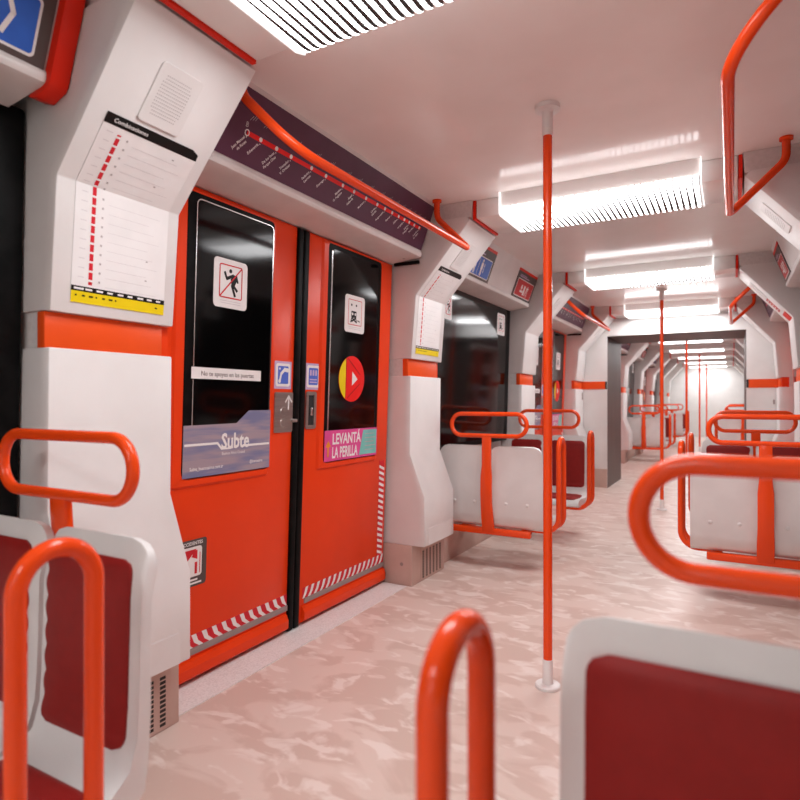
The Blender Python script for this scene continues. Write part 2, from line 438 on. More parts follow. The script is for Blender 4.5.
# ------------------------------------------------------------------ route poster on the pillars
def make_poster(label):
    t = thing('route_poster', label, 'poster', group='connection posters on the pillars')
    a0, a1 = -.153, .163
    b0 = .033
    flat('paper', t, UP1, M['paper'], [rrect(a0, b0, a1, LEN1)], .0024, .002)
    pp = t.children[-1]
    flat('paper_fold', t, UP2, M['paper'], [rrect(a0, 0, a1, .189)], .0024, .002)
    hd = flat('title_band', t, UP2, M['ink'], [[(a0, .187), (a1, .187), (a1 - .002, .207), (a1 - .026, .217), (a0, .217)]], .003, .002)
    flat('lettering', hd, UP2, M['white'], [text('Combinaciones', a0 + .024, .1965, .0120, 'L', 1.05, .012)], .0036)
    ln = flat('line_diagram', t, UP1, M['redink'], [rrect(-.0965 - .006, .088, -.0965 + .006, LEN1)], .003)
    flat('line_diagram_fold', t, UP2, M['redink'], [rrect(-.0965 - .006, 0, -.0965 + .006, .168, .002)], .003)
    l2 = t.children[-1]
    s1, s2, n1, n2, k1, k2 = [], [], [], [], [], []
    for i in range(17):
        s = .100 + i * (LEN1 + .160 - .100) / 16
        if s < LEN1 - .003:
            s1.append(rrect(-.1035, s - .003, -.0895, s + .003)); n1.append(rrect(-.135, s + .006, -.116, s + .0085)); k1.append(rrect(-.072, s - .003, -.066, s + .003))
            n1.append(rrect(-.05, s - .012, .13 - .02 * (i % 3), s - .0108))
        else:
            s -= LEN1
            if s < .004: s = .004
            s2.append(rrect(-.1035, s - .003, -.0895, s + .003)); n2.append(rrect(-.135, s + .006, -.116, s + .0085)); k2.append(rrect(-.072, s - .003, -.066, s + .003))
            n2.append(rrect(-.05, s - .0106, .13 - .02 * (i % 3), s - .0094))
    k1.append(rrect(.085, .13, .092, .134)); k1.append(rrect(.085, .19, .092, .194)); k2.append(rrect(.07, .06, .077, .064)); k2.append(rrect(.085, .16, .092, .164))
    flat_each('station_mark', ln, UP1, M['white'], s1, .0036); flat_each('station_mark', l2, UP2, M['white'], s2, .0036)
    flat('small_print', pp, UP1, M['paleink'], n1, .003); flat('small_print', t.children[1], UP2, M['paleink'], n2, .003)
    flat_each('icon_print', ln, UP1, M['greyink'], k1, .0036); flat_each('icon_print', l2, UP2, M['greyink'], k2, .0036)
    bb = flat('black_footer', t, UP1, M['ink'], [rrect(a0, .066, a1, .081)], .0032)
    sh = []; x = a0 + .008
    for w in (.042, .03, .03, .026, .028, .024, .03, .026, .024):
        sh.append(rrect(x, .071, x + w * .7, .0765)); x += .0345
    flat('lettering', bb, UP1, M['white'], sh, .0038)
    yb = flat('yellow_footer', t, UP1, M['yellow'], [rrect(a0, b0, a1, .066)], .0032)
    flat_each('icon_print', yb, UP1, M['ink'], [rrect(a0 + .012 + k * .021, .052, a0 + .017 + k * .021 + .004 * (k % 3), .057) for k in range(7)] + [rrect(.128, .049, .136, .054)], .0038)
    return t
po = make_poster('white connections poster with red line, on the speaker pillar before the red doors'); po.location = (0, PIL[0], 0)
dup(po, (0, PIL[1] - .016, 0), 0, 'small connections poster with yellow foot on the pillar after the near red doors')

# ------------------------------------------------------------------ ceiling beams and lamps
def make_beam():
    bm = bmesh.new(); box(bm, -.634, .634, -.18, .18, 2.10, 2.199)
    return struct(mesh_obj('ceiling_beam', bm, M['ceil'], bevel=.003), 'pale crossbeam carrying a lamp')
bm0 = make_beam(); bm0.location = (0, PIL[0], 0)

def make_lamp(label):
    t = thing('ceiling_light', label, 'ceiling light', group='finned ceiling lights')
    W0, W1 = -.478, .486
    n = 34; pitch = (W1 - W0 - .012) / n
    bm = bmesh.new(); bs = bmesh.new()
    prof = [(-.246, 2.090), (-.240, 2.082), (-.232, 2.079), (.130, 2.079), (.152, 2.083), (.168, 2.092), (.168, 2.100), (-.2, 2.118), (-.238, 2.118), (-.245, 2.112)]
    for i in range(n):
        c = W0 + .006 + pitch * (i + .5); hw = pitch * .5 - .0027
        a = []; d = []
        for y, z in prof:
            k = 1 if y < .12 else .55
            a.append(bm.verts.new((c - hw * k, y, z))); d.append(bm.verts.new((c + hw * k, y, z)))
        m = len(prof)
        for cap in (bm.faces.new(a), bm.faces.new(d[::-1])):
            cap.material_index = 1
        for j in range(m):
            bm.faces.new((a[j], d[j], d[(j + 1) % m], a[(j + 1) % m]))
        if i < n - 1:
            xs = c + pitch / 2
            box(bs, xs - .0026, xs + .0026, -.228, .125, 2.0805, 2.112)
    mesh_obj('diffuser_fin', bm, [M['lamp'], M['baffle']], t, smooth=0)
    mesh_obj('baffle', bs, M['baffle'], t, smooth=0)
    for x0, x1 in ((W0 - .0018, W0 + .0018), (W1 - .0018, W1 + .0018)):
        bm = bmesh.new()
        pts = [(-.25, 2.199), (-.25, 2.088), (-.236, 2.076), (.13, 2.076), (.172, 2.090), (.172, 2.102), (-.17, 2.11), (-.185, 2.199)]
        a = [bm.verts.new((x0, y, z)) for y, z in pts]; d = [bm.verts.new((x1, y, z)) for y, z in pts]
        bm.faces.new(a); bm.faces.new(d[::-1])
        for j in range(len(pts)):
            bm.faces.new((a[j], d[j], d[(j + 1) % len(pts)], a[(j + 1) % len(pts)]))
        mesh_obj('end_plate', bm, M['lampend'], t, smooth=0)
    ld = bpy.data.lights.new('lamp_fill_light', 'AREA'); ld.shape = 'RECTANGLE'; ld.size = .93; ld.size_y = .37; ld.energy = GLOW; ld.color = (.985, .99, 1)  # unseen area light added under the fins to strengthen the lamp's downward light
    lo = bpy.data.objects.new('lamp_fill_light', ld); link(lo, t); lo.location = (.004, -.04, 2.0745)
    box_obj('housing', (W0 + .003, W1 - .003, -.232, -.181, 2.116, 2.199), M['ceil'], t)
    return t
LL = ['finned white ceiling light closest to the camera, cut by the top edge of the picture',
      'finned white ceiling light behind the tall orange pole',
      'finned white ceiling light before the second orange pole',
      'finned white ceiling light directly above the gangway opening']
l0 = make_lamp(LL[0]); l0.location = (0, PIL[0] + .04, 0)
for y, lb in list(zip(PIL, LL))[1:]:
    dup(l0, (0, y, 0), 0, lb)
    bb = bm0.copy(); COL.objects.link(bb); bb.location = (0, y, 0)
dup(l0, (0, -.945, 0), 0, 'finned white ceiling light overhead behind the camera')
dup(l0, (0, -3.065, 0), 0, 'finned white ceiling light by the wall behind the camera')
bb = bm0.copy(); COL.objects.link(bb); bb.location = (0, -.945, 0)
for k, y in enumerate(PIL2):
    dup(l0, (0, y, 0), PI, ORD[k] + ' finned ceiling light beyond the gangway, counted from the passage')
    bb = bm0.copy(); COL.objects.link(bb); bb.location = (0, y, 0)

# ------------------------------------------------------------------ poles
def make_pole(label):
    t = thing('grab_pole', label, 'pole', group='vertical orange grab poles')
    bm = bmesh.new(); tube(bm, [(0, 0, .09), (0, 0, 1.1), (0, 0, 2.1)], .0168, n=20); mesh_obj('tube', bm, M['tube'], t)
    lathe_obj('floor_collar', [(.047, .0005), (.047, .010), (.043, .014), (.0215, .016), (.0195, .022), (.0195, .102), (.017, .106)], M['cup'], t)
    lathe_obj('ceiling_collar', [(.017, 2.085), (.0205, 2.09), (.0205, 2.172), (.025, 2.178), (.047, 2.182), (.047, 2.199)], M['cup'], t)
    return t
p0 = make_pole('tall orange pole standing in front of the near red doors'); p0.location = (0, 2.248, 0)
dup(p0, (0, 6.45, 0), 0, 'orange pole standing in front of the gangway opening')
for k, (y, lb) in enumerate(((10.15, 'first orange pole seen inside the gangway opening'), (14.38, 'second orange pole seen far inside the gangway opening'), (18.4, 'third and thinnest orange pole before the far white wall'))):
    dup(p0, (0, y, 0), 0, lb)

# ------------------------------------------------------------------ handrails over the doors
def make_rail(label, right=False):
    t = thing('overhead_handrail', label, 'handrail', group='bent orange handrails over the doors')
    pts = [(-.825, -.735, 2.199), (-.825, -.735, 2.11), (-.632, -.69, 1.905), (-.632, .775, 1.905), (-.825, .785, 2.10), (-.825, .785, 2.199)]
    if right: pts = [(.812, -.64, 2.199), (.812, -.64, 2.11), (.601, -.60, 1.905), (.601, .785, 1.905), (.812, .785, 2.105), (.812, .785, 2.199)]
    tube_obj('rail', fillet(pts, [0, .10, .14, .035, .07, 0], 10), .0165, M['tube'], t, n=16)
    for y in ((-.64, .785) if right else (-.735, .785)):
        lathe_obj('ceiling_mount', [(.019, 2.185), (.026, 2.188), (.026, 2.1992)], M['tube'], t, .812 if right else -.825, y)
    return t
h0 = make_rail('long bent orange handrail below the purple route map'); h0.location = (0, DOOR_Y[0], 0)
hr = make_rail('bent orange handrail hanging at the top right near the camera', True); hr.location = (0, DOOR_Y[0], 0)
dup(h0, (0, DOOR_Y[1], 0), 0, 'small bent orange handrail over the second doors, left of the gangway')
dup(hr, (0, DOOR_Y[1], 0), 0, 'small bent orange handrail upper right of the gangway opening')

# ------------------------------------------------------------------ header boxes
HD0, HD1 = (-.957, 1.945), (-.862, 2.199)
HM = seg_map(HD0, HD1)
HPROF = [(-1.234, 2.199), (-1.234, 1.885), (-1.14, 1.889), (-.975, 1.906), (-.958, 1.912), (-.952, 1.924), (-.952, 1.936), (-.957, 1.945), (-.862, 2.199)]
def make_header(label, y0, y1):
    t = thing('door_header', label, 'header panel', group='header boxes with route map over doors')
    bm = bmesh.new(); prism_y(bm, HPROF, y0, y1); mesh_obj('housing', bm, M['lip'], t, smooth=30)
    flat('map_panel', t, HM, M['purple'], [rrect(y0 + .005, .004, y1 - .005, .253)], .003, .003)
    mpn = t.children[-1]
    Y0 = 2.22
    ys = [1.61, 1.681, 1.769, 1.855, 1.987, 2.087, 2.215, 2.306, 2.409, 2.512, 2.587, 2.659, 2.728, 2.79, 2.845, 2.903, 2.962]
    nm = ['Juan Manuel|de Rosas', 'Echeverría', 'De los Incas|Parque Chas', 'Tronador|V. Ortúzar', 'Federico|Lacroze', 'Dorrego', 'Malabia|O. Pugliese', 'Ángel|Gallardo', 'Medrano', 'Carlos|Gardel',
          'Pueyrredón', 'Pasteur', 'Callao', 'Uruguay', 'Carlos|Pellegrini', 'Florida', 'Leandro|N. Alem']
    bl = .111
    rl = flat('route_line', mpn, HM, M['route'], [rrect(ys[0] - Y0, bl - .0085, ys[-1] - Y0 + .02, bl + .0085)], .0036)
    flat_each('station_dot', mpn, HM, M['white'], [disc(y - Y0, bl + .001, .0085, 14) for y in ys[1:]], .0042)
    flat('station_dot', mpn, HM, M['white'], ring(ys[0] - Y0 - .012, bl - .012, ys[0] - Y0 + .012, bl + .012, .012, .004), .0042)
    for y, s in zip(ys, nm):
        sh = []
        for q, ln in enumerate(s.split('|')):
            sh.append(text(ln, y - Y0 - .004 + q * .0125, bl - .020 - q * .0125 * .9, .0105, 'R', 1.0, .02, R(52)))
        sh.append(rrect(y - Y0 - .001, bl - .017, y - Y0 + .003, bl - .013))
        flat('station_name', mpn, HM, M['white'], sh, .0038)
    sh = [text('B', ys[0] - Y0 - .008, bl + .018, .018, 'C', 1, .02)]
    for y in ys:
        for k in range(3):
            sh.append(stroke((y - Y0 + .012 * k, bl + .045 + .003 * k), (y - Y0 + .012 * k + .012, bl + .062 + .005 * k), .0018))
    flat('connection_mark', mpn, HM, M['greyink'], sh, .0038)
    # black seal below the end of the box
    box_obj('edge_seal', (-1.13, -.965, y1 - .012, y1 + .004, 1.874, 1.893), M['black'], t, bevel=.004)
    flat('lock_screw', t, lambda a, b_, h: (a, b_, 1.899 - h), M['gstrip'], [disc(-1.03, y1 - .07, .009, 12)], .003)
    return t
hd = make_header('header box with purple route map above the near red doors', -.80, .845); hd.location = (0, DOOR_Y[0], 0)
dup(hd, (0, DOOR_Y[1], 0), 0, 'header box with purple map above the second doors, left of the gangway')
dup(hd, (0, DOOR_Y[0] + .03, 0), PI, 'purple route map header at the right picture edge, beside the hanging handrail')
dup(hd, (0, DOOR_Y[1] + .03, 0), PI, 'purple map header above the second doors, right of the gangway')
for k, y in enumerate((10.085, 14.325)):
    dup(hd, (0, y - .022, 0), 0, ORD[k] + ' map header beyond the gangway on its left wall')
    dup(hd, (0, y + .022, 0), PI, ORD[k] + ' map header beyond the gangway on its right wall')

def sign(t, a0, a1, ground, kind):
    sg = flat('sign_panel', t, HM, M['taupe'], [rrect(a0, -.012 + .0, a1, .21, .003)], .004, .004)
    flat('red_edge', sg, HM, M['strip'], [rrect(a0, .21, a1, .23)], .004, .004)
    m = .03; b0, b1 = .012, .155
    flat('border', sg, HM, M['white'], [rrect(a0 + m, b0, a1 - m, b1, .014)], .005)
    flat('pictogram_ground', sg, HM, M[ground], [rrect(a0 + m + .007, b0 + .007, a1 - m - .007, b1 - .007, .009)], .0056)
    w = a1 - a0; c = (a0 + a1) / 2; sh = []
    if kind == 'seat':
        sh = [stroke((c - .07, .03), (c - .02, .03), .018), stroke((c - .02, .03), (c - .005, .10), .02), disc(c - .06, .12, .014), stroke((c + .01, .12), (c + .07, .125), .012), stroke((c + .07, .125), (c + .085, .09), .012),
              stroke((c + .085, .09), (c + .065, .04), .012), stroke((c - .09, .09), (c - .02, .09), .03), stroke((c - .09, .05), (c - .03, .05), .022)]
    elif kind == 'people':
        for q in (-.075, .045):
            sh += [disc(c + q, .128, .011), rrect(c + q - .017, .068, c + q + .017, .114, .006), rrect(c + q - .013, .024, c + q - .001, .07), rrect(c + q + .001, .024, c + q + .013, .07)]
        sh += [rrect(c - .018, .026, c - .013, .135), stroke((c + .085, .05), (c + .085, .11), .008)]
    else:
        sh = [disc(c - .07, .095, .02), stroke((c - .09, .06), (c - .03, .06), .018), rrect(c - .02, .035, c + .02, .115, .005), stroke((c + .04, .04), (c + .075, .115), .014), stroke((c + .05, .1), (c + .1, .1), .012), stroke((c + .085, .03), (c + .085, .09), .012)]
    flat('pictogram', sg, HM, M['white'], sh, .0062)
    flat('lettering', sg, HM, M['lilac'], [rrect(a0 + .05, .168, a0 + w * .6, .176), rrect(a0 + .05, .182, a0 + w * .45, .187)], .0046)

def make_wheader(label, y0, y1, signs, cap):
    t = thing('window_header', label, 'header panel', group='header boxes with sign panels over windows')
    bm = bmesh.new(); prism_y(bm, HPROF, y0, y1); mesh_obj('housing', bm, M['lip'], t, smooth=30)
    for s in signs: sign(t, *s)
    if cap:
        pts = [(-1.04, 1.897), (-1.0, 1.884), (-.947, 1.902), (-.935, 1.915), (-.835, 2.199), (-.90, 2.199), (-.98, 1.99), (-.985, 1.92)]
        bm = bmesh.new(); prism_y(bm, pts, y1, y1 + .05); mesh_obj('red_end_cap', bm, M['strip'], t, bevel=.003)
    return t
wh = make_wheader('header box with blue seat sign above the window at the top left corner', -.62, .912, [(.55, .906, 'blue', 'seat')], True)
wb = make_wheader('header box with blue and red signs above the black side window', -.80, .80, [(-.70, -.225, 'blue', 'people'), (.315, .795, 'signred', 'aid')], False)
wb.location = (0, 4.355, 0)
wr = make_wheader('header box with red pictogram sign, upper right beside the ceiling', -.80, .80, [(-.79, -.40, 'signred', 'aid')], False)
wr.location = (0, 4.355, 0); wr.rotation_euler = (0, 0, PI)
for k, y in enumerate((12.205, 16.445)):
    dup(wb, (0, y, 0), 0, ORD[k] + ' sign header beyond the gangway on its left wall')
    dup(wb, (0, y, 0), PI, ORD[k] + ' sign header beyond the gangway on its right wall')

# ------------------------------------------------------------------ side windows (structure)
TILT = math.atan(.068 / 1.88)
def sticker_door(t, mp, a0, a1, b0, b1, kind):
    s = flat('sticker', t, mp, M['white'], [rrect(a0, b0, a1, b1, .018)], .0016, .0015)
    w, h = a1 - a0, b1 - b0
    bx0, bx1, by0, by1 = a0 + w * .15, a1 - w * .16, b0 + h * .20, b1 - h * .11
    if kind == 'lean':
        flat('pictogram', s, mp, M['ink'], [disc(a0 + w * .48, b0 + h * .765, w * .045), stroke((a0 + w * .31, b0 + h * .72), (a0 + w * .37, b0 + h * .60), w * .06), stroke((a0 + w * .37, b0 + h * .60), (a0 + w * .56, b0 + h * .68), w * .07),
             [(a0 + w * .48, b0 + h * .60), (a0 + w * .60, b0 + h * .71), (a0 + w * .70, b0 + h * .62), (a0 + w * .60, b0 + h * .46), (a0 + w * .52, b0 + h * .46)],
             stroke((a0 + w * .66, b0 + h * .68), (a0 + w * .70, b0 + h * .56), w * .05), stroke((a0 + w * .53, b0 + h * .47), (a0 + w * .62, b0 + h * .27), w * .065), stroke((a0 + w * .58, b0 + h * .47), (a0 + w * .68, b0 + h * .38), w * .065)], .0022)
        flat('red_border', s, mp, M['redink'], ring(bx0, by0, bx1, by1, .01, .005) + [stroke((bx0 + .004, by0 + .004), (bx1 - .004, by1 - .004), .006)], .0026)
    else:
        c = a0 + w * .44
        flat('pictogram', s, mp, M['ink'], [rrect(c - w * .13, b0 + h * .40, c + w * .13, b0 + h * .58, .003), disc(c - w * .12, b0 + h * .74, w * .035), disc(c + w * .12, b0 + h * .74, w * .035),
             stroke((c - w * .1, b0 + h * .40), (c - w * .15, b0 + h * .28), w * .04), stroke((c + w * .1, b0 + h * .40), (c + w * .15, b0 + h * .28), w * .04), stroke((c - w * .1, b0 + h * .3), (c + w * .1, b0 + h * .4), w * .05), stroke((c + w * .1, b0 + h * .3), (c - w * .1, b0 + h * .4), w * .05),
             stroke((c + w * .2, b0 + h * .34), (c + w * .3, b0 + h * .32), w * .03)], .0022)
        flat('window_mark', s, mp, M['white'], [disc(c - w * .07, b0 + h * .50, w * .04), disc(c + w * .07, b0 + h * .50, w * .04)], .0028)
        flat('red_border', s, mp, M['redink'], ring(bx0, by0, bx1, by1, .006, .0035), .0026)
    flat('lettering', s, mp, M['paleink'], [rrect(a0 + w * .18, b0 + h * .135, a1 - w * .2, b0 + h * .15), rrect(a0 + w * .2, b0 + h * .09, a1 - w * .2, b0 + h * .105)], .0022)
    return s

wcount = [0]
def make_window(yc, rz, w=.815, stickers=True):
    wcount[0] += 1
    t = thing('window_%d' % wcount[0], 'black tinted side window', 'window', (0, yc, 0), (0, 0, rz), kind='structure')
    x0 = -1.185
    mp = lambda a, b_, h: (x0 + .02 + h + (b_ - .74) * .0293, a, b_)
    flat('frame', t, mp, M['black'], [rrect(-w, .735, w, 1.90, .01)], 0.0, .03)
    flat('pane', t, mp, M['glass'], [rrect(-w + .045, .775, w - .10, 1.885, .03)], .004, .004)
    if stickers:
        ms = lambda a, b_, h: mp(a, b_, h + .004)
        sticker_door(t, ms, .475, .665, 1.65, 1.835, 'car')
        sticker_door(t, ms, -.59, -.465, 1.655, 1.82, 'lean')
    return t
make_window(.115, 0, .84, False)
w1_ = make_window(4.355, 0)
def dup_win(yc, rz):
    wcount[0] += 1
    d = dup(w1_, (0, yc, 0), rz, None); d.name = 'window_%d' % wcount[0]
    return d
dup_win(4.355, PI); dup_win(.115, PI)
for y in (12.205, 16.445):
    dup_win(y, 0); dup_win(y, PI)
# heater boxes under the windows
for s, nm in ((-1, 'baseboard_left'), (1, 'baseboard_right')):
    for y0, y1 in ((-.71, .95), (3.52, 5.19), (11.37, 13.04), (15.61, 17.28)):
        xs = sorted((s * HW, s * 1.07))
        struct(box_obj(nm, (xs[0], xs[1], y0, y1, 0, .21), M['kick'], bevel=.004))

# ------------------------------------------------------------------ sliding doors (local: origin at the floor on the door plane)
DM = lambda a, b_, h: (h, a, b_)
def hazard(t, a0, a1, b0, b1, sgn, n):
    s = flat('hazard_strip', t, DM, M['redink'], [rrect(a0, b0, a1, b1)], .0012, .001)
    sh = []; p = (a1 - a0) / n; hh = b1 - b0
    for i in range(n):
        x = a0 + i * p
        if sgn > 0:   # leaning to the right at the foot, bent
            q = [(x + .05 * p, b1), (x + .5 * p, b1), (x + .72 * p, b0 + hh * .45), (x + 1.25 * p, b0), (x + .85 * p, b0), (x + .35 * p, b0 + hh * .35)]
        else:
            q = [(x + .95 * p, b1), (x + .5 * p, b1), (x + .28 * p, b0 + hh * .45), (x - .1 * p, b0), (x + .3 * p, b0), (x + .65 * p, b0 + hh * .35)]
        q = [(min(max(u, a0), a1), v) for u, v in q]
        sh.append(q)
    flat('white_dash', s, DM, M['white'], sh, .0018)
    return s

def leaf_base(t, a0, a1, win, bez):
    box_obj('panel', (-.035, 0, a0, a1, .012, 1.884), M['red'], t, bevel=.003)
    # raised frame around the glazing
    x0, x1, z0, z1 = bez
    bm = bmesh.new()
    o = rrect(x0, z0, x1, z1, .02); i = rrect(win[0] - .004, win[2] - .004, win[1] + .004, win[3] + .004, .03); n = len(o)
    oi = rrect(x0 + .012, z0 + .012, x1 - .012, z1 - .012, .014)
    V = lambda pts, h: [bm.verts.new((h, a, b_)) for a, b_ in pts]
    L0, L1, L2, L3 = V(o, -.001), V(oi, .011), V(i, .011), V(i, -.001)
    for A, B in ((L0, L1), (L1, L2), (L2, L3)):
        for k in range(n):
            bm.faces.new((A[k], A[(k + 1) % n], B[(k + 1) % n], B[k]))
    mesh_obj('window_surround', bm, M['red'], t, smooth=40)
    flat('gasket', t, DM, M['black'], [rrect(*[win[j] for j in (0, 2, 1, 3)], .03)], .009, .01)

def make_door_left(label):
    t = thing('sliding_door_leaf', label, 'door', rot=(0, TILT, 0), group='red sliding door leaves')
    leaf_base(t, -.815, -.042, (-.68, -.205, .79, 1.862), (-.735, -.198, .752, 1.872))
    pn = flat('pane', t, DM, M['glass'], [rrect(-.635, .80, -.222, 1.835, .02)], .0125, .003)
    flat('silver_trim', t, DM, M['chrome'], ring(-.642, .795, -.214, 1.842, .024, .004), .0128)
    mp = lambda a, b_, h: (.0125 + h, a, b_)
    sticker_door(t, mp, -.553, -.372, 1.452, 1.645, 'lean')
    bn = flat('banner_sticker', t, mp, M['white'], [rrect(-.65, 1.167, -.275, 1.211)], .0014, .001)
    flat('lettering', bn, mp, M['taupe'], [text('No te apoyes en las puertas', -.462, 1.1795, .0185, 'C', .98, .006)], .002)
    sb = flat('subway_sticker', t, mp, M['slate'], [[(-.68, .793), (-.207, .793), (-.207, 1.043), (-.34, 1.043), (-.41, .992), (-.68, .990)]], .0016, .002)
    flat('logo_line', sb, mp, M['white'], [rrect(-.675, .912, -.512, .921), stroke((-.512, .917), (-.492, .896), .009), stroke((-.49, .8925), (-.44, .8925), .007), rrect(-.37, .894, -.212, .903)], .0022)
    flat('logo_lettering', sb, mp, M['white'], [text('Subte', -.492, .893, .062, 'L', .80, .028)], .0026)
    flat_each('small_lettering', sb, mp, M['white'], [text('Buenos Aires Ciudad', -.488, .868, .012, 'L', .9, .0), text('Subte_buenosaires.com.ar', -.648, .818, .014, 'L', .82, .01), text('@buenosaires', -.33, .823, .013, 'L', .75, .01)], .0022)
    # telephone sticker and lock plate
    lp = lambda a, b_, h: (h, a, b_)
    ph = flat('telephone_sticker', t, lp, M['lilac'], [rrect(-.174, 1.137, -.058, 1.262, .004)], .0014, .001)
    flat('white_field', ph, lp, M['white'], [rrect(-.165, 1.148, -.067, 1.252, .012)], .002)
    flat('blue_field', ph, lp, M['phone'], [rrect(-.152, 1.160, -.080, 1.240, .006)], .0024)
    flat('pictogram', ph, lp, M['white'], [stroke((-.138, 1.175), (-.130, 1.205), .012), stroke((-.130, 1.205), (-.108, 1.224), .014), stroke((-.108, 1.224), (-.086, 1.222), .018), disc(-.14, 1.172, .009), disc(-.14, 1.228, .005)], .0028)
    lk = flat('lock_plate', t, lp, M['metal'], [rrect(-.170, .940, -.046, 1.122, .008)], .006, .006)
    flat('arrow', lk, lp, M['white'], [stroke((-.078, 1.045), (-.078, 1.095), .009), stroke((-.078, 1.105), (-.1, 1.078), .009), stroke((-.078, 1.105), (-.056, 1.078), .009)], .0068)
    bm = bmesh.new(); box(bm, .004, .022, -.06, -.028, .985, 1.0); mesh_obj('lever', bm, M['metal'], lk, bevel=.003)
    bm = bmesh.new()
    for cy, cz, r in ((-.112, 1.035, .022), (-.112, .985, .022)):
        n = 18; a = [bm.verts.new((.0055, cy + r * math.cos(2 * PI * k / n), cz + r * math.sin(2 * PI * k / n))) for k in range(n)]
        c = [bm.verts.new((.009, cy + r * .85 * math.cos(2 * PI * k / n), cz + r * .85 * math.sin(2 * PI * k / n))) for k in range(n)]
        for k in range(n): bm.faces.new((a[k], a[(k + 1) % n], c[(k + 1) % n], c[k]))
        bm.faces.new(c)
    mesh_obj('key_cylinder', bm, M['metal'], lk)
    # accident sticker behind the pillar foot
    ac = flat('accident_sticker', t, lp, M['taupe'], [rrect(-.763, .372, -.541, .553, .012)], .0016, .001)
    flat('white_field', ac, lp, M['white'], [rrect(-.748, .41, -.565, .525, .012)], .0022)
    flat('red_field', ac, lp, M['redink'], [[(-.735, .515), (-.592, .515), (-.69, .425)], [(-.735, .418), (-.735, .44), (-.70, .418)], [(-.672, .42), (-.655, .42), (-.655, .452), (-.672, .437)], [(-.604, .51), (-.588, .51), (-.588, .475), (-.616, .487)], rrect(-.600, .42, -.588, .465), rrect(-.577, .42, -.573, .50)], .0028)
    flat('lettering', ac, lp, M['white'], [text('ACCIDENTES', -.562, .5325, .013, 'R', 1.0, .02)], .0024)
    flat('small_print', ac, lp, M['white'], [rrect(-.67, .394, -.585, .401), rrect(-.67, .381, -.565, .388)], .0024)
    hazard(t, -.815, -.044, .133, .184, 1, 15)
    flat('grey_strip', t, lp, M['gstrip'], [rrect(-.815, .108, -.044, .133)], .006, .007)
    bm = bmesh.new(); prism_y(bm, [(-.002, .094), (.012, .090), (.016, .078), (.022, .068), (.022, .032), (.012, .022), (-.002, .02)], -.81, -.052); mesh_obj('kick_rail', bm, M['red'], t, smooth=30)
    box_obj('edge_seal', (-.03, .012, -.041, -.004, .006, 1.883), M['black'], t, bevel=.008, seg=3)
    return t

